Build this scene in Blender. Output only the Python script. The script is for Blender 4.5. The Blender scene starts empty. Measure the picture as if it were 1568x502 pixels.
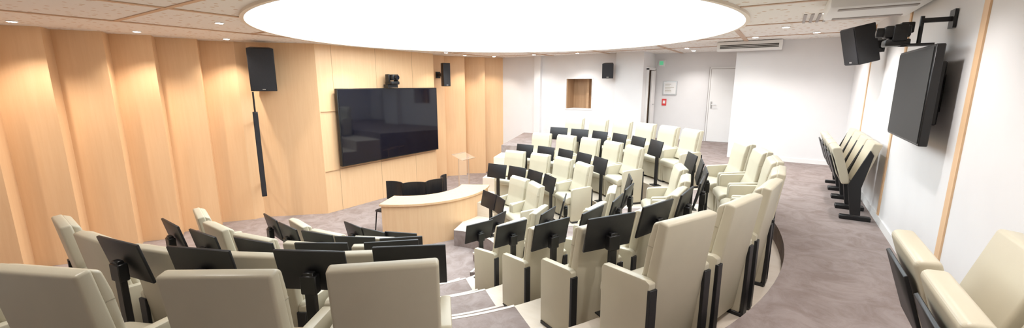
import bpy, bmesh, math, random
from mathutils import Vector, Matrix
random.seed(4)
rad = math.radians
scene = bpy.context.scene
COL = scene.collection

# ------------------------------------------------------------------ materials
def nodes_of(name):
    m = bpy.data.materials.new(name); m.use_nodes = True
    nt = m.node_tree
    return m, nt, nt.nodes['Principled BSDF']

def simple(name, col, rough=0.5, metal=0.0, noise=0.0, scale=20, bump=0.0, bscale=200, spec=0.5):
    m, nt, b = nodes_of(name)
    b.inputs['Roughness'].default_value = rough
    b.inputs['Metallic'].default_value = metal
    b.inputs['Specular IOR Level'].default_value = spec
    tc = nt.nodes.new('ShaderNodeTexCoord')
    n = nt.nodes.new('ShaderNodeTexNoise'); n.inputs['Scale'].default_value = scale
    n.inputs['Detail'].default_value = 4
    nt.links.new(tc.outputs['Object'], n.inputs['Vector'])
    cr = nt.nodes.new('ShaderNodeValToRGB')
    c = Vector(col)
    lo = [max(0, x*(1-noise)) for x in c]; hi = [min(1, x*(1+noise)) for x in c]
    cr.color_ramp.elements[0].position = 0.35; cr.color_ramp.elements[1].position = 0.65
    cr.color_ramp.elements[0].color = (*lo, 1); cr.color_ramp.elements[1].color = (*hi, 1)
    nt.links.new(n.outputs['Fac'], cr.inputs['Fac'])
    nt.links.new(cr.outputs['Color'], b.inputs['Base Color'])
    if bump > 0:
        n2 = nt.nodes.new('ShaderNodeTexNoise'); n2.inputs['Scale'].default_value = bscale
        nt.links.new(tc.outputs['Object'], n2.inputs['Vector'])
        bp = nt.nodes.new('ShaderNodeBump'); bp.inputs['Strength'].default_value = bump
        bp.inputs['Distance'].default_value = 0.01
        nt.links.new(n2.outputs['Fac'], bp.inputs['Height'])
        nt.links.new(bp.outputs['Normal'], b.inputs['Normal'])
    return m

def wood(name, c1, c2, rough=0.42, sc=(6, 6, 0.35)):
    m, nt, b = nodes_of(name)
    b.inputs['Roughness'].default_value = rough
    tc = nt.nodes.new('ShaderNodeTexCoord')
    mp = nt.nodes.new('ShaderNodeMapping'); mp.inputs['Scale'].default_value = sc
    nt.links.new(tc.outputs['Object'], mp.inputs['Vector'])
    n = nt.nodes.new('ShaderNodeTexNoise'); n.inputs['Scale'].default_value = 3
    n.inputs['Detail'].default_value = 8; n.inputs['Roughness'].default_value = 0.65
    nt.links.new(mp.outputs['Vector'], n.inputs['Vector'])
    cr = nt.nodes.new('ShaderNodeValToRGB')
    cr.color_ramp.elements[0].position = 0.3; cr.color_ramp.elements[1].position = 0.7
    cr.color_ramp.elements[0].color = (*c1, 1); cr.color_ramp.elements[1].color = (*c2, 1)
    nt.links.new(n.outputs['Fac'], cr.inputs['Fac'])
    nt.links.new(cr.outputs['Color'], b.inputs['Base Color'])
    return m

def emis(name, col, s):
    m, nt, b = nodes_of(name)
    b.inputs['Base Color'].default_value = (*col, 1)
    b.inputs['Emission Color'].default_value = (*col, 1)
    b.inputs['Emission Strength'].default_value = s
    return m

M_wall = simple('plaster_white', (0.80, 0.785, 0.785), 0.75, noise=0.01, scale=3)
M_white = simple('white_paint', (0.86, 0.85, 0.84), 0.5, noise=0.01, scale=3)
M_drum = simple('dome_paint', (0.62, 0.74, 0.82), 0.6, noise=0.01, scale=3)
M_trimg = simple('door_edge', (0.40, 0.36, 0.34), 0.6, noise=0.02, scale=3)
M_slot = simple('grille_slot', (0.06, 0.055, 0.05), 0.6, noise=0.02, scale=3)
M_rim = simple('dome_rim_cream', (0.80, 0.70, 0.58), 0.5, noise=0.02, scale=3)
M_wood = wood('maple_panel', (0.77, 0.49, 0.27), (0.82, 0.545, 0.315))
M_desk = wood('maple_desk', (0.77, 0.50, 0.285), (0.83, 0.575, 0.345))
M_groove = simple('wood_groove', (0.52, 0.33, 0.19), 0.7, noise=0.05)
M_batten = wood('batten_wood', (0.52, 0.34, 0.22), (0.60, 0.41, 0.28))
M_leather = simple('cream_leatherette', (0.575, 0.52, 0.395), 0.40, noise=0.02, scale=5, bump=0.05, bscale=350)
M_leather2 = simple('cream_leatherette_seam', (0.42, 0.37, 0.28), 0.5, noise=0.03, scale=8)
M_black = simple('black_laminate', (0.010, 0.010, 0.012), 0.42, noise=0.1, scale=30)
M_blackm = simple('black_metal', (0.008, 0.008, 0.009), 0.38, metal=0.0, noise=0.1)
M_screen = simple('screen_glass', (0.003, 0.004, 0.010), 0.06, noise=0.1, scale=2)
M_matte = simple('matte_screen', (0.020, 0.020, 0.019), 0.5, noise=0.03, spec=.3)
M_grille = simple('speaker_grille', (0.018, 0.018, 0.022), 0.6, noise=0.5, scale=300)
M_metal = simple('brushed_steel', (0.6, 0.6, 0.6), 0.3, metal=1.0, noise=0.05)
M_platform = wood('pale_vinyl_floor', (0.70, 0.60, 0.49), (0.76, 0.67, 0.57), 0.45, (1.2, 6, 6))
M_nose = simple('stair_nosing', (0.72, 0.65, 0.58), 0.6, noise=0.03)
M_red = simple('red_sign', (0.7, 0.05, 0.05), 0.5, noise=0.05)
M_green = emis('exit_green', (0.15, 0.65, 0.35), 0.2)
M_lamp = emis('lamp_glow', (1.0, 0.95, 0.88), 25)
M_dome = emis('dome_stretch_ceiling', (0.88, 0.96, 1.0), 2.7)
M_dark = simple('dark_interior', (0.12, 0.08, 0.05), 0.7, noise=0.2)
M_booth = wood('booth_wood', (0.36, 0.21, 0.11), (0.48, 0.30, 0.17))

def carpet():
    m, nt, b = nodes_of('taupe_carpet')
    b.inputs['Roughness'].default_value = 0.95
    b.inputs['Specular IOR Level'].default_value = 0.1
    tc = nt.nodes.new('ShaderNodeTexCoord')
    n = nt.nodes.new('ShaderNodeTexNoise'); n.inputs['Scale'].default_value = 3.5
    n.inputs['Detail'].default_value = 8; n.inputs['Roughness'].default_value = 0.7
    n.inputs['Distortion'].default_value = 0.9
    nt.links.new(tc.outputs['Object'], n.inputs['Vector'])
    cr = nt.nodes.new('ShaderNodeValToRGB')
    cr.color_ramp.elements[0].position = 0.36; cr.color_ramp.elements[1].position = 0.60
    cr.color_ramp.elements[0].color = (0.265, 0.21, 0.192, 1)
    cr.color_ramp.elements[1].color = (0.36, 0.30, 0.282, 1)
    nt.links.new(n.outputs['Fac'], cr.inputs['Fac'])
    nt.links.new(cr.outputs['Color'], b.inputs['Base Color'])
    n2 = nt.nodes.new('ShaderNodeTexNoise'); n2.inputs['Scale'].default_value = 300
    nt.links.new(tc.outputs['Object'], n2.inputs['Vector'])
    bp = nt.nodes.new('ShaderNodeBump'); bp.inputs['Strength'].default_value = 0.4
    bp.inputs['Distance'].default_value = 0.01
    nt.links.new(n2.outputs['Fac'], bp.inputs['Height'])
    nt.links.new(bp.outputs['Normal'], b.inputs['Normal'])
    return m
M_carpet = carpet()

def ceilmat():
    m, nt, b = nodes_of('perforated_ceiling_panel')
    b.inputs['Roughness'].default_value = 0.8
    tc = nt.nodes.new('ShaderNodeTexCoord')
    v = nt.nodes.new('ShaderNodeTexVoronoi'); v.inputs['Scale'].default_value = 8.5
    v.inputs['Randomness'].default_value = 0.9
    nt.links.new(tc.outputs['Object'], v.inputs['Vector'])
    cr = nt.nodes.new('ShaderNodeValToRGB')
    cr.color_ramp.elements[0].position = 0.19; cr.color_ramp.elements[1].position = 0.24
    cr.color_ramp.elements[0].color = (0.66, 0.50, 0.38, 1)
    cr.color_ramp.elements[1].color = (0.86, 0.825, 0.78, 1)
    nt.links.new(v.outputs['Distance'], cr.inputs['Fac'])
    nt.links.new(cr.outputs['Color'], b.inputs['Base Color'])
    return m
M_ceil = ceilmat()

def glassmat():
    m, nt, b = nodes_of('clear_acrylic')
    b.inputs['Base Color'].default_value = (0.9, 0.8, 0.7, 1)
    b.inputs['Roughness'].default_value = 0.15
    b.inputs['Specular IOR Level'].default_value = 0.2
    b.inputs['Alpha'].default_value = 0.08
    return m
M_acryl = glassmat()
M_acryledge = simple('acrylic_edge', (0.58, 0.40, 0.27), 0.4, noise=.02)

# ------------------------------------------------------------------ mesh builder
class MB:
    def __init__(self):
        self.bm = bmesh.new(); self.mats = []
    def mi(self, m):
        if m not in self.mats: self.mats.append(m)
        return self.mats.index(m)
    def _merge(self, tb, m, smooth=False):
        i = self.mi(m)
        for f in tb.faces: f.material_index = i
        me = bpy.data.meshes.new('t'); tb.to_mesh(me); tb.free()
        self.bm.from_mesh(me); bpy.data.meshes.remove(me)
    def box(self, lo, hi, m, bev=0.0, mat=None, seg=2):
        tb = bmesh.new(); bmesh.ops.create_cube(tb, size=1)
        lo = Vector(lo); hi = Vector(hi); c = (lo+hi)/2; s = hi-lo
        for v in tb.verts: v.co = Vector((v.co.x*s.x, v.co.y*s.y, v.co.z*s.z)) + c
        if bev > 0: bmesh.ops.bevel(tb, geom=tb.edges[:], offset=bev, segments=seg, affect='EDGES', profile=0.5)
        if mat is not None: bmesh.ops.transform(tb, matrix=mat, verts=tb.verts[:])
        self._merge(tb, m, False)
    def prof(self, pts, x0, x1, m, bev=0.0, seg=3, mat=None, smooth=False):
        """pts = (y,z) polygon extruded along x"""
        tb = bmesh.new()
        a = [tb.verts.new((x0, p[0], p[1])) for p in pts]
        c = [tb.verts.new((x1, p[0], p[1])) for p in pts]
        tb.faces.new(a); tb.faces.new(list(reversed(c)))
        n = len(pts)
        for i in range(n):
            tb.faces.new((a[i], c[i], c[(i+1) % n], a[(i+1) % n]))
        bmesh.ops.recalc_face_normals(tb, faces=tb.faces[:])
        if bev > 0:
            bmesh.ops.bevel(tb, geom=[e for e in tb.edges], offset=bev, segments=seg, affect='EDGES', profile=0.5)
        if mat is not None: bmesh.ops.transform(tb, matrix=mat, verts=tb.verts[:])
        self._merge(tb, m, smooth)
    def cyl(self, p0, p1, r, m, seg=16, r2=None):
        tb = bmesh.new(); p0 = Vector(p0); p1 = Vector(p1); d = p1-p0
        bmesh.ops.create_cone(tb, cap_ends=True, segments=seg, radius1=r, radius2=r if r2 is None else r2, depth=d.length)
        q = d.to_track_quat('Z', 'Y').to_matrix().to_4x4()
        bmesh.ops.transform(tb, matrix=Matrix.Translation((p0+p1)/2) @ q, verts=tb.verts[:])
        self._merge(tb, m, False)
    def slab(self, poly, z0, z1, m, mside=None):
        tb = bmesh.new()
        a = [tb.verts.new((p[0], p[1], z1)) for p in poly]
        c = [tb.verts.new((p[0], p[1], z0)) for p in poly]
        tb.faces.new(a); tb.faces.new(list(reversed(c)))
        n = len(poly)
        sides = []
        for i in range(n):
            sides.append(tb.faces.new((a[i], c[i], c[(i+1) % n], a[(i+1) % n])))
        bmesh.ops.recalc_face_normals(tb, faces=tb.faces[:])
        if mside is not None:
            i0 = self.mi(m); i1 = self.mi(mside)
            for f in tb.faces: f.material_index = i0
            for f in sides: f.material_index = i1
            me = bpy.data.meshes.new('t'); tb.to_mesh(me); tb.free()
            self.bm.from_mesh(me); bpy.data.meshes.remove(me)
        else:
            self._merge(tb, m)
    def mesh(self, name):
        me = bpy.data.meshes.new(name); self.bm.to_mesh(me); self.bm.free()
        for m in self.mats: me.materials.append(m)
        me.polygons.foreach_set('use_smooth', [True]*len(me.polygons))
        me.set_sharp_from_angle(angle=rad(38))
        return me
    def obj(self, name, loc=(0, 0, 0), rz=0.0, rot=None):
        return place(name, self.mesh(name), loc, rz, rot)

def place(name, me, loc=(0, 0, 0), rz=0.0, rot=None):
    o = bpy.data.objects.new(name, me); COL.objects.link(o)
    o.location = loc
    o.rotation_euler = rot if rot is not None else (0, 0, rz)
    return o

# ------------------------------------------------------------------ layout constants
O = Vector((-4.7, 4.7))
ROWS = [4.83, 3.90, 2.97, 2.00]
RB = [4.85, 4.05, 3.08, 2.10]
LV = [-0.20, -0.52, -0.83, -1.13]
STAGE = -1.45
CEIL = 2.53
R_IN = 1.15
P1 = 110     # angular extent of the tiers
def pol(r, a): return (O.x + r*math.cos(rad(a)), O.y + r*math.sin(rad(a)))
def arc(r, a0, a1, n=64): return [pol(r, a0+(a1-a0)*i/n) for i in range(n+1)]

XR = 1.08; YB = 10.54; XL = -10.7; YN = -1.6; YF = 12.2; YD = 13.2; XC = -0.98

# floor: stage level
b = MB(); b.slab([(XL-.3, YN-.2), (XR+.3, YN-.2), (XR+.3, YD+.3), (XL-.3, YD+.3)], STAGE-.15, STAGE, M_carpet)
b.obj('floor')
# upper gallery floor
PG = -99
e0 = Vector((math.cos(rad(PG)), math.sin(rad(PG)))); t0 = (YN-O.y)/e0.y
e1 = Vector((math.cos(rad(P1)), math.sin(rad(P1)))); t1 = (YD-O.y)/e1.y
poly = arc(RB[0], PG, P1, 96) + [(O.x+e1.x*t1, YD), (XR, YD), (XR, YN), (O.x+e0.x*t0, YN)]
b = MB(); b.slab(poly, STAGE+.001, 0.0, M_carpet, M_carpet); b.obj('floor_gallery')
# tiers
for k in range(4):
    p0 = (-99, -100, -113, -113)[k]
    ro = RB[k]-.001; ri = RB[k+1] if k < 3 else R_IN
    poly = arc(ro, p0, P1, 80) + list(reversed(arc(ri, p0, P1, 80)))
    b = MB(); b.slab(poly, STAGE+.001, LV[k], M_platform, M_carpet if k == 3 else M_platform)
    b.obj('floor_tier')

# aisle stairs
def aisle(ang, w0=-.5, w1=.5):
    b = MB(); ca, sa = math.cos(rad(ang)), math.sin(rad(ang))
    def P(s, t):
        r = math.sqrt(max(s*s-t*t, 0.01)); return (O.x + r*ca - t*sa, O.y + r*sa + t*ca)
    def blk(s0, s1, z):
        N = 8
        o = [P(s1, w0+(w1-w0)*i/N) for i in range(N+1)]; i_ = [P(s0, w1-(w1-w0)*i/N) for i in range(N+1)]
        b.slab(o+i_, STAGE+.002, z, M_carpet)
        o = [P(s0+.03, w0+(w1-w0)*i/N) for i in range(N+1)]
        i_ = [P(s0-.004, w1-(w1-w0)*i/N) for i in range(N+1)]
        b.slab(o+i_, z-.03, z+.004, M_nose)
    ups = [0.0]+LV[:3]
    for k in range(4):
        so = RB[k]; si = RB[k+1] if k < 3 else R_IN
        if k == 0:
            blk(si, so-.002, LV[0]+.008)
        else:
            blk(so-.32, so-.001, (ups[k]+LV[k])/2); blk(si, so-.32, LV[k]+.008)
    blk(R_IN-.34, R_IN, (LV[3]+STAGE)/2)
    b.obj('aisle_stairs')
aisle(-36.3, -.46, .34); aisle(35, -.4, .4)

# ------------------------------------------------------------------ walls
b = MB(); b.box((XR, YN, STAGE-.1), (XR+.2, YD+.2, CEIL+.1), M_wall); b.obj('wall_right')
b = MB()
b.box((XC, YB, 0), (XR, YD, CEIL+.1), M_wall); b.obj('wall_back_right')
b = MB(); b.box((-3.4, YD, STAGE-.1), (XC, YD+.2, CEIL+.1), M_wall); b.obj('wall_alcove')
b = MB(); b.box((XL-.3, YN-.2, STAGE-.1), (XR+.2, YN, CEIL+.1), M_wall); b.obj('wall_near')
# back left wall with booth window opening
b = MB()
wx0, wx1, wz0, wz1 = -5.86, -5.0, 0.88, 1.80
b.box((XL-.3, YF, STAGE-.1), (wx0, YD+.2, CEIL+.1), M_wall)
b.box((wx1, YF, STAGE-.1), (-3.4, YD+.2, CEIL+.1), M_wall)
b.box((wx0, YF, STAGE-.1), (wx1, YD+.2, wz0), M_wall)
b.box((wx0, YF, wz1), (wx1, YD+.2, CEIL+.1), M_wall)
b.box((wx0, YF+.5, wz0), (wx1, YF+.55, wz1), M_booth)
b.box((wx0, YF+.02, wz0), (wx0+.03, YF+.5, wz1), M_booth)
b.box((wx0+.52, YF+.40, wz0), (wx0+.60, YF+.5, wz1), M_groove)
b.box((-4.2, YF-.22, STAGE), (-3.4, YF, CEIL), M_wall)
b.box((-6.98, YF-.12, STAGE), (-6.75, YF, CEIL), M_wall)
b.obj('wall_back_left')
b = MB()
for lo, hi in (((wx0-.03, YF-.015, wz0-.03), (wx1+.03, YF+.01, wz0)), ((wx0-.03, YF-.015, wz1), (wx1+.03, YF+.01, wz1+.03)),
               ((wx0-.03, YF-.015, wz0), (wx0, YF+.01, wz1)), ((wx1, YF-.015, wz0), (wx1+.03, YF+.01, wz1))):
    b.box(lo, hi, M_white)
b.obj('window_1')

# left wood wall : pleats (saw-tooth folds)
pts = [(-10.42, -1.6)]
for y0 in (-1.18, -.46, .26, .98, 1.70, 2.42, 3.10, 3.83):
    pts += [(-10.08, y0), (-10.42, y0+.16)]
pts += [(-10.06, 4.50), (-10.02, 4.72), (-9.02, 5.70), (-8.96, 9.46), (-9.6, 9.50)]
pts += [(-9.25, 10.25), (-9.50, 10.4), (-8.98, 10.95), (-9.2, 11.1), (-8.6, 11.55), (-8.8, 11.7), (-8.3, 12.2)]
b = MB()
for i in range(len(pts)-1):
    p, q = pts[i], pts[i+1]
    b.slab([p, q, (XL-.3, q[1]), (XL-.3, p[1])], STAGE, CEIL+.05, M_wood)
b.obj('wall_left')
# tv wall joints
b = MB()
def xw(y): return -9.02 + (y-5.7)/(9.46-5.7)*0.06
for y in (6.1, 7.35, 8.6):
    b.box((xw(y)-.01, y-.005, STAGE), (xw(y)+.003, y+.005, CEIL), M_groove)
for z in (-.42, 1.0):
    for y0, y1 in ((5.72, 7.35), (7.35, 9.44)):
        b.prof([(y0, z-.005), (y1, z-.005), (y1, z+.005), (y0, z+.005)], xw((y0+y1)/2)-.02, xw((y0+y1)/2)+.016, M_groove)
b.obj('trim_panel_joints')

# right wall strips and baseboards
b = MB()
for y, w in ((4.18, .10), (6.40, .08), (8.7, .06)):
    b.box((XR-.012, y-w/2, 0), (XR+.01, y+w/2, CEIL), M_desk)
b.obj('trim_wall_strips')
b = MB(); b.box((XR-.015, YN, 0), (XR, YB, .09), M_white); b.obj('baseboard_right')
b = MB(); b.box((XC, YB-.015, 0), (XR-.015, YB, .09), M_white); b.obj('baseboard_back')
b = MB(); b.box((-3.4, YD-.015, 0), (-1.95, YD, .09), M_white); b.obj('baseboard_alcove')

# ------------------------------------------------------------------ ceiling with round opening
DC = Vector((-4.5, 6.5)); DR = 3.97; N = 128
bm = bmesh.new()
circ = [bm.verts.new((DC.x+DR*math.cos(2*math.pi*i/N), DC.y+DR*math.sin(2*math.pi*i/N), CEIL)) for i in range(N)]
rect = [bm.verts.new((x, y, CEIL)) for x, y in ((XL-.3, YN-.2), (XR+.2, YN-.2), (XR+.2, YD+.2), (XL-.3, YD+.2))]
ed = [bm.edges.new((circ[i], circ[(i+1) % N])) for i in range(N)] + [bm.edges.new((rect[i], rect[(i+1) % 4])) for i in range(4)]
bmesh.ops.triangle_fill(bm, use_beauty=True, use_dissolve=False, edges=ed)
me = bpy.data.meshes.new('ceiling'); bm.to_mesh(me); bm.free(); me.materials.append(M_ceil)
place('ceiling', me)
# drum
DH = 0.50
bm = bmesh.new()
lo = [bm.verts.new((DC.x+DR*math.cos(2*math.pi*i/N), DC.y+DR*math.sin(2*math.pi*i/N), CEIL-.0)) for i in range(N)]
hi = [bm.verts.new((v.co.x, v.co.y, CEIL+DH)) for v in lo]
for i in range(N): bm.faces.new((lo[i], lo[(i+1) % N], hi[(i+1) % N], hi[i])).smooth = True
me = bpy.data.meshes.new('dome'); bm.to_mesh(me); bm.free(); me.materials.append(M_drum)
place('ceiling_dome_wall', me)
bm = bmesh.new(); f = bm.faces.new([bm.verts.new((DC.x+DR*math.cos(2*math.pi*i/N), DC.y+DR*math.sin(2*math.pi*i/N), CEIL+DH)) for i in range(N)])
me = bpy.data.meshes.new('dome_top'); bm.to_mesh(me); bm.free(); me.materials.append(M_dome)
place('ceiling_dome_light', me)
# rim
bm = bmesh.new()
prof = [(DR-.02, CEIL-.035), (DR+.03, CEIL-.035), (DR+.03, CEIL+.0), (DR-.02, CEIL+.03)]
rings = []
for i in range(N):
    a = 2*math.pi*i/N
    rings.append([bm.verts.new((DC.x+r*math.cos(a), DC.y+r*math.sin(a), z)) for r, z in prof])
for i in range(N):
    A, B = rings[i], rings[(i+1) % N]
    for j in range(4): bm.faces.new((A[j], A[(j+1) % 4], B[(j+1) % 4], B[j]))
me = bpy.data.meshes.new('rim'); bm.to_mesh(me); bm.free(); me.materials.append(M_rim)
place('trim_dome_rim', me)
# battens
b = MB()
def clip(fix, horiz, lo, hi):
    c = DC.y if horiz else DC.x; cc = DC.x if horiz else DC.y
    d = fix-c
    if abs(d) >= DR: return [(lo, hi)]
    h = math.sqrt(DR*DR-d*d)+.03
    return [(lo, cc-h), (cc+h, hi)]
for x in (-8.25, -6.35, -4.5, -2.65, -.8):
    for a, c in clip(x, False, YN, YF if x < -3.4 else YD):
        if c > a: b.box((x-.04, a, CEIL-.012), (x+.04, c, CEIL+.01), M_batten)
for y in (.3, 2.15, 4.0, 5.85, 7.7, 9.55, 11.4):
    for a, c in clip(y, True, -8.25, XR if y < YB else XC):
        if c > a: b.box((a, y-.03, CEIL-.01), (c, y+.03, CEIL+.01), M_batten)
b.obj('trim_ceiling_battens')

# ------------------------------------------------------------------ auditorium chair
def chair_mesh():
    b = MB()
    shell = [(0.005, 1.02), (0.075, 1.03), (0.15, .60), (.23, .40), (.23, .06), (.13, .06), (.075, .50)]
    b.prof(shell, -.245, .245, M_leather, .016, 3, smooth=False)
    pad = [(.070, 1.025), (.125, 1.00), (.155, .88), (.185, .66), (.26, .48), (.18, .46), (.10, .80)]
    b.prof(pad, -.232, .232, M_leather, .018, 3)
    b.box((-.234, .112, .845), (.234, .150, .850), M_leather2)
    seat = [(.17, .345), (.52, .34), (.56, .38), (.555, .44), (.50, .475), (.20, .455)]
    b.prof(seat, -.23, .23, M_leather, .02, 3)
    b.prof([(.20, .04), (.47, .04), (.50, .34), (.20, .34)], -.215, .215, M_leather, .01, 2)
    for s in (-1, 1):
        arm = [(.085, .03), (.47, .03), (.475, .60), (.46, .625), (.10, .655), (.065, .64)]
        x0, x1 = (.238, .298) if s > 0 else (-.298, -.238)
        b.prof(arm, x0, x1, M_leather, .010, 2)
        xs0, xs1 = (.236, .300) if s > 0 else (-.300, -.236)
        b.box((xs0, .052, .02), (xs1, .078, .60), M_black, .003, seg=1)
        b.box((xs0-.004, .06, 0.0), (xs1+.004, .46, .032), M_blackm, .003, seg=1)
    return b.mesh('auditorium_chair')
CH = chair_mesh()

def tablet_mesh():
    b = MB()
    b.box((-.09, -.075, 0), (.09, .075, .014), M_blackm, .004, seg=1)
    b.box((-.032, -.02, .012), (.032, .02, .70), M_blackm, .005, seg=1)
    b.box((-.05, -.030, .56), (.05, .028, .68), M_blackm, .006, seg=1)
    R = Matrix.Translation((0, -.045, .69)) @ Matrix.Rotation(rad(-12), 4, 'X')
    b.box((-.225, -.010, -.145), (.225, .010, .145), M_black, .005, mat=R, seg=2)
    return b.mesh('writing_tablet_stand')
TB = tablet_mesh()

def lin(a, b_, n): return [a+(b_-a)*i/(n-1) for i in range(n)]
rows = [
    (0, [(-47.4, 4.85), (-55.7, 4.87), (-65.4, 4.89), (-74.3, 4.89)] + [(-25.6+8.4*i, 4.79) for i in range(7)] + [(a, 4.85) for a in (45.5, 53.3, 61.1, 69, 77, 85)]),
    (1, [(-51.5, 3.9), (-62, 3.93), (-73, 3.97), (-83.5, 4.0), (-94, 4.02)] + [(a, 3.9) for a in lin(-23.6, 21, 5)+[50, 60, 70, 80, 90]]),
    (2, [(a, 2.98) for a in [-53.5, -66.5, -79, -92, -105] + lin(-20.0, 16, 3) + [54, 67, 80, 93]]),
    (3, [(a, 2.01) for a in [-63, -82, -100.5, -12, 8, 54, 71]]),
]
for k, angs in rows:
    for a, R in angs:
        x, y = pol(R, a)
        place('auditorium_chair', CH, (x, y, LV[k]), rad(a+90))
        x, y = pol(R-.72, a+1.2*(4.85/ROWS[k])*0.6)
        if k == 0 and R > 4.86: x, y = pol(4.14, a+.7)
        place('writing_tablet_stand', TB, (x, y, LV[k]), rad(a+90+180+random.uniform(-7, 7)))

# ------------------------------------------------------------------ folding wall seats
def wallseat_mesh(tall):
    b = MB()
    back = [(.03, .93), (.12, .94), (.26, .44), (.17, .40)]
    b.prof(back, -.25, .25, M_leather, .018, 3)
    seat = [(.27, .43), (.36, .42), (.50, .84), (.485, .865), (.41, .87)]
    b.prof(seat, -.25, .25, M_leather, .018, 3)
    b.prof([(.40, .46), (.415, .455), (.515, .76), (.50, .77)], -.20, .20, M_black, .003, 1)
    for s in (-1, 1):
        x0, x1 = (.252, .275) if s > 0 else (-.275, -.252)
        if tall:
            b.prof([(.10, .80), (.14, .86), (.30, .42), (.24, .06), (.14, .06), (.17, .40)], x0, x1, M_blackm, .004, 1)
        else:
            b.prof([(.19, .46), (.30, .46), (.30, .40), (.24, .06), (.14, .06), (.17, .38)], x0, x1, M_blackm, .004, 1)
        b.box((x0-.03, .04, 0), (x1+.03 if s < 0 else x1, .34, .05), M_blackm, .005, seg=1)
    return b.mesh('folding_wall_seat')
WS = wallseat_mesh(True); WS2 = wallseat_mesh(False)
for y in (6.62, 7.20, 7.78, 8.36): place('folding_wall_seat', WS, (XR-.03, y, 0), rad(90))
for y in (1.49, 2.07, 2.65): place('folding_wall_seat', WS2, (XR-.03, y, 0), rad(90))

# ------------------------------------------------------------------ TVs
b = MB()
b.box((-8.94, 6.06, -.34), (-8.84, 9.44, 1.53), M_blackm, .008, seg=1)
b.box((-8.842, 6.09, -.31), (-8.835, 9.41, 1.50), M_screen)
b.obj('wall_television')
b = MB()
b.box((.90, 4.38, 1.15), (.955, 5.55, 1.92), M_blackm, .006, seg=1)
b.box((.894, 4.40, 1.17), (.902, 5.53, 1.90), M_matte)
b.box((.95, 4.6, 1.3), (1.03, 5.4, 1.8), M_blackm, .01, seg=1)
b.box((1.02, 4.8, 1.4), (1.079, 5.2, 1.7), M_blackm)
b.obj('wall_television')

# ------------------------------------------------------------------ speakers
def speaker(w, d, h, loc, rz, tilt=0, bracket=None):
    b = MB()
    T = Matrix.Rotation(rad(tilt), 4, 'X')
    b.prof([(-w/2, -d*.45), (w/2, -d*.45), (w/2*.75, d*.5), (-w/2*.75, d*.5)], 0, h, M_black, .012, 2,
           mat=T @ Matrix(((0, 1, 0, 0), (0, 0, 1, 0), (1, 0, 0, -h/2), (0, 0, 0, 1))))
    b.box((-w/2+.015, -d*.45-.008, -h/2+.015), (w/2-.015, -d*.45+.004, h/2-.015), M_grille, mat=T)
    b.box((-.03, -d*.45-.011, -h/2+.03), (.03, -d*.45, -h/2+.05), M_metal, mat=T)
    if bracket:
        b.box((-.04, d*.4, -.05), (.04, d*.4+bracket, .05), M_blackm)
        b.box((-.08, d*.4+bracket-.02, -.1), (.08, d*.4+bracket, .1), M_blackm)
    return b.obj('loudspeaker', loc, rz)
speaker(.50, .38, .90, (-9.55, 4.78, 1.95), rad(62), 8, .30)
speaker(.24, .24, .70, (-8.80, 9.80, 1.92), rad(70), 0, .40)
speaker(.32, .26, .42, (-4.35, YF-.42, 2.02), rad(15), 10, .22)
speaker(.36, .28, .50, (.78, 7.45, 2.15), rad(-70), 14, .14)
def colspeaker(x, y, z0, z1, w=.10):
    b = MB()
    b.box((-w/2, -w/2, z0), (w/2, w/2, z1), M_black, .012)
    b.box((w/2-.004, -w/2+.01, z0+.03), (w/2+.004, w/2-.01, z1-.03), M_grille)
    b.box((-.50, -.02, z1-.25), (-w/2, .02, z1-.22), M_blackm)
    b.box((-.50, -.02, z0+.2), (-w/2, .02, z0+.23), M_blackm)
    b.cyl((0, 0, z1), (0, 0, z1+.42), .018, M_blackm)
    b.obj('column_speaker', (x, y, 0), rad(-25))
colspeaker(-9.52, 4.52, -.82, 1.05)

# ------------------------------------------------------------------ ptz cameras
def ptz(loc, rz, hang=False, s=1.0):
    b = MB()
    b.box((-.10, -.10, -.10), (.10, .08, -.04), M_blackm, .012)
    for sx in (-1, 1): b.box((sx*.10-.018, -.05, -.06), (sx*.10+.018, .05, .09), M_blackm, .01)
    b.box((-.075, -.11, -.025), (.075, .08, .085), M_black, .02)
    b.cyl((0, -.10, .03), (0, -.16, .03), .045, M_blackm)
    b.cyl((0, -.155, .03), (0, -.164, .03), .032, M_screen)
    if hang:
        b.box((-.10, .02, -.10), (.10, .24, -.085), M_blackm)
        b.cyl((.0, .15, -.09), (.0, .15, .16), .016, M_blackm)
        b.box((-.02, .15, .10), (.02, .355, .14), M_blackm)
        b.box((-.07, .34, .04), (.07, .36, .20), M_blackm)
        b.box((-.24, .03, .03), (-.12, .13, .13), M_black, .01)
    else:
        b.box((-.12, -.02, -.16), (.12, .10, -.10), M_blackm)
    o = b.obj('ptz_camera', loc, rz); o.scale = (s, s, s); return o
ptz((-8.78, 7.68, 1.765), rad(90), False, 1.4)
ptz((.75, 4.85, 2.03), rad(-90), True, .9)

# ------------------------------------------------------------------ speaker's desk
DK = Vector((-6.93, 6.58)); dk0 = -21; DKH = .84
def dpt(r, a): return (DK.x+r*math.cos(rad(a)), DK.y+r*math.sin(rad(a)))
b = MB()
A0, A1 = dk0-46, dk0+50
def darc(r, a0, a1, n=28): return [dpt(r, a0+(a1-a0)*i/n) for i in range(n+1)]
b.slab(darc(1.72, A0, A1)+darc(1.08, A1, A0), STAGE+DKH-.04, STAGE+DKH, M_desk)
b.slab(darc(1.69, A0+1, A1-1)+darc(1.66, A1-1, A0+1), STAGE, STAGE+DKH-.04, M_desk)
for a in (A0+1, A1-2):
    b.slab([dpt(1.66, a), dpt(1.12, a), dpt(1.12, a+1.2), dpt(1.66, a+1.2)], STAGE, STAGE+DKH-.04, M_desk)
b.obj('curved_speaker_desk')
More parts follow.
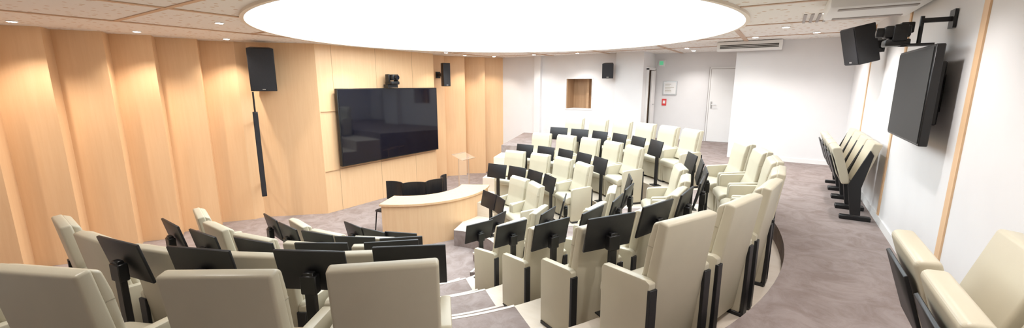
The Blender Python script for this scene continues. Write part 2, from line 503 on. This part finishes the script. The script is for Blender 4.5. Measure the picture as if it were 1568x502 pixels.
# chairs behind desk
def deskchair():
    b = MB()
    b.box((-.23, -.22, .43), (.23, .22, .48), M_black, .02)
    n = 8
    for i in range(n):
        a0 = -42+84*i/n; a1 = -42+84*(i+1)/n
        p = lambda r, a: (r*math.sin(rad(a)), .10-r*math.cos(rad(a)))
        b.slab([p(.33, a0), p(.33, a1), p(.35, a1), p(.35, a0)], .62, 1.02, M_black)
    for sx in (-1, 1):
        b.cyl((sx*.20, .20, .44), (sx*.23, .24, 0), .013, M_blackm)
        b.cyl((sx*.20, -.20, .44), (sx*.23, -.26, 0), .013, M_blackm)
        b.cyl((sx*.20, -.19, .44), (sx*.19, -.20, .70), .013, M_blackm)
    return b.mesh('black_desk_chair')
DCm = deskchair()
for a in (dk0-62, dk0-24, dk0+14, dk0+54):
    x, y = dpt(.84, a); place('black_desk_chair', DCm, (x, y, STAGE), rad(a-90))
# acrylic lectern
b = MB()
b.box((-.25, -.2, 0), (.25, .2, .03), M_acryl, .004, seg=1)
b.box((-.22, -.01, .03), (.22, .01, 1.05), M_acryl)
T = Matrix.Translation((0, 0, 1.10)) @ Matrix.Rotation(rad(18), 4, 'X')
b.box((-.28, -.2, -.01), (.28, .2, .01), M_acryl, mat=T)
b.box((-.28, -.205, -.008), (.28, -.197, .008), M_acryledge, mat=T)
b.box((-.28, .197, -.008), (.28, .205, .008), M_acryledge, mat=T)
for sx in (-.225, .215): b.box((sx, -.012, .03), (sx+.01, .012, 1.06), M_acryledge)
b.obj('acrylic_lectern', (-7.4, 8.9, STAGE), rad(90))

# ------------------------------------------------------------------ doors, signs
b = MB()
dx0, dx1 = -1.86, XC-.02
YE = YD-.001
b.box((dx0, YD-.03, 0.001), (dx1, YE, 2.10), M_white)
b.box((dx0+.05, YD-.045, .01), (dx1-.04, YD-.028, 2.05), M_white)
b.box((dx0+.035, YD-.036, .001), (dx0+.055, YD-.020, 2.06), M_trimg)
b.box((dx0-.012, YD-.036, .001), (dx0+.0, YE, 2.11), M_trimg)
b.box((dx0+.042, YD-.036, 2.045), (dx1, YD-.020, 2.065), M_trimg)
b.box((dx0+.09, YD-.06, .95), (dx0+.13, YD-.04, 1.15), M_metal, .004, seg=1)
b.cyl((dx0+.11, YD-.10, 1.06), (dx0+.24, YD-.10, 1.06), .011, M_metal)
b.cyl((dx0+.11, YD-.04, 1.06), (dx0+.11, YD-.10, 1.06), .011, M_metal)
b.obj('door_1')
b = MB()   # open door leaf in side reveal
b.box((-3.399, YF+.10, 0.001), (-3.34, YF+.18, 2.08), M_white)
b.box((-3.399, YF+.18, 0.001), (-3.385, YD-.15, 2.04), M_dark)
b.box((-3.399, YD-.15, 0.001), (-3.34, YD-.07, 2.08), M_white)
b.box((-3.399, YF+.10, 2.04), (-3.34, YD-.07, 2.11), M_white)
b.box((-3.36, YF+.45, 0.02), (-3.32, YD-.16, 2.02), M_white)
b.cyl((-3.28, YF+.52, 1.05), (-3.28, YF+.64, 1.05), .012, M_metal)
b.obj('door_2')
b = MB()
b.box((-3.12, YD-.03, 1.32), (-2.72, YD, 1.72), M_metal, .004, seg=1)
b.box((-3.09, YD-.034, 1.35), (-2.75, YD-.028, 1.69), M_white)
for i in range(6): b.box((-3.06, YD-.036, 1.40+i*.045), (-2.95+.15*random.random(), YD-.033, 1.412+i*.045), M_leather2)
b.obj('framed_notice')
b = MB()
b.box((-3.13, YD-.015, 1.0), (-3.0, YD, 1.20), M_red)
b.box((-3.10, YD-.018, 1.06), (-3.03, YD-.014, 1.15), M_white)
b.obj('fire_alarm_sign')
b = MB(); b.box((-3.26, YD-.06, 2.20), (-3.15, YD-.045, 2.31), M_green)
b.box((-3.29, YD-.05, 2.16), (-3.10, YD, 2.34), M_white); b.obj('exit_sign')

# ------------------------------------------------------------------ ceiling equipment
b = MB()
b.box((-1.35, YB-.30, 2.33), (-.15, YB-.05, CEIL-.01), M_white, .01)
b.box((-1.29, YB-.306, 2.375), (-.21, YB-.298, 2.45), M_slot)
for i in range(2): b.box((-1.29, YB-.312, 2.392+i*.03), (-.21, YB-.304, 2.400+i*.03), M_white)
b.obj('air_conditioner_grille')
b = MB()
b.box((.28, 5.35, 2.36), (1.04, 6.35, CEIL-.005), M_white, .03)
b.box((.36, 5.45, 2.352), (.96, 5.55, 2.362), M_trimg)
b.box((.36, 6.15, 2.352), (.96, 6.25, 2.362), M_trimg)
b.obj('ceiling_air_conditioner')
b = MB()
for i in range(4): b.box((.10+i*.08, 6.9, CEIL-.012), (.135+i*.08, 7.8, CEIL+.002), M_trimg)
b.obj('ceiling_vent')

# ------------------------------------------------------------------ lights
def downlight(x, y, e=45, size=105, col=(1, .91, .80), aim=None):
    b = MB()
    b.cyl((0, 0, -.012), (0, 0, .0), .065, M_white, 24)
    b.cyl((0, 0, -.015), (0, 0, -.011), .048, M_lamp, 24)
    b.obj('downlight', (x, y, CEIL))
    l = bpy.data.lights.new('downlight_beam', 'SPOT'); l.energy = e; l.spot_size = rad(size); l.spot_blend = .7
    l.color = col; l.shadow_soft_size = .05
    o = bpy.data.objects.new('downlight_beam', l); COL.objects.link(o); o.location = (x, y, CEIL-.03)
for y in (-.1, 1.34, 2.75, 4.15): downlight(-9.55, y, 90, 115)
for x, y in ((-8.3, 6.3), (-8.3, 9.3), (-8.6, 10.5), (-8.1, 11.4)): downlight(x, y, 55, 110)
for x, y in ((-7.2, 3.06), (-6.0, 1.2), (-6.6, 11.4), (-5.2, 11.5), (-2.2, 11.5), (-2.2, 12.4), (-.6, 9.6), (-.1, 8.2), (.1, 1.2), (-3.0, .6)):
    downlight(x, y, 42, 125, (1, .96, .92))
for x, y in ((.35, 9.3), (.35, 6.9), (.3, 4.0), (.3, 2.4)):
    downlight(x, y, 48, 130, (1, .97, .96))

w = bpy.data.worlds.new('World'); scene.world = w; w.use_nodes = True
w.node_tree.nodes['Background'].inputs[0].default_value = (1, .97, .93, 1)
w.node_tree.nodes['Background'].inputs[1].default_value = 0.3

# ------------------------------------------------------------------ camera
cam = bpy.data.cameras.new('camera'); co = bpy.data.objects.new('camera', cam); COL.objects.link(co)
cam.sensor_width = 36; cam.lens = 14.6; cam.clip_start = .05
co.location = (0, 0, 1.62); co.rotation_euler = (rad(90-10.8), 0, rad(33))
scene.camera = co
scene.view_settings.view_transform = 'Standard'
scene.view_settings.exposure = 0.82
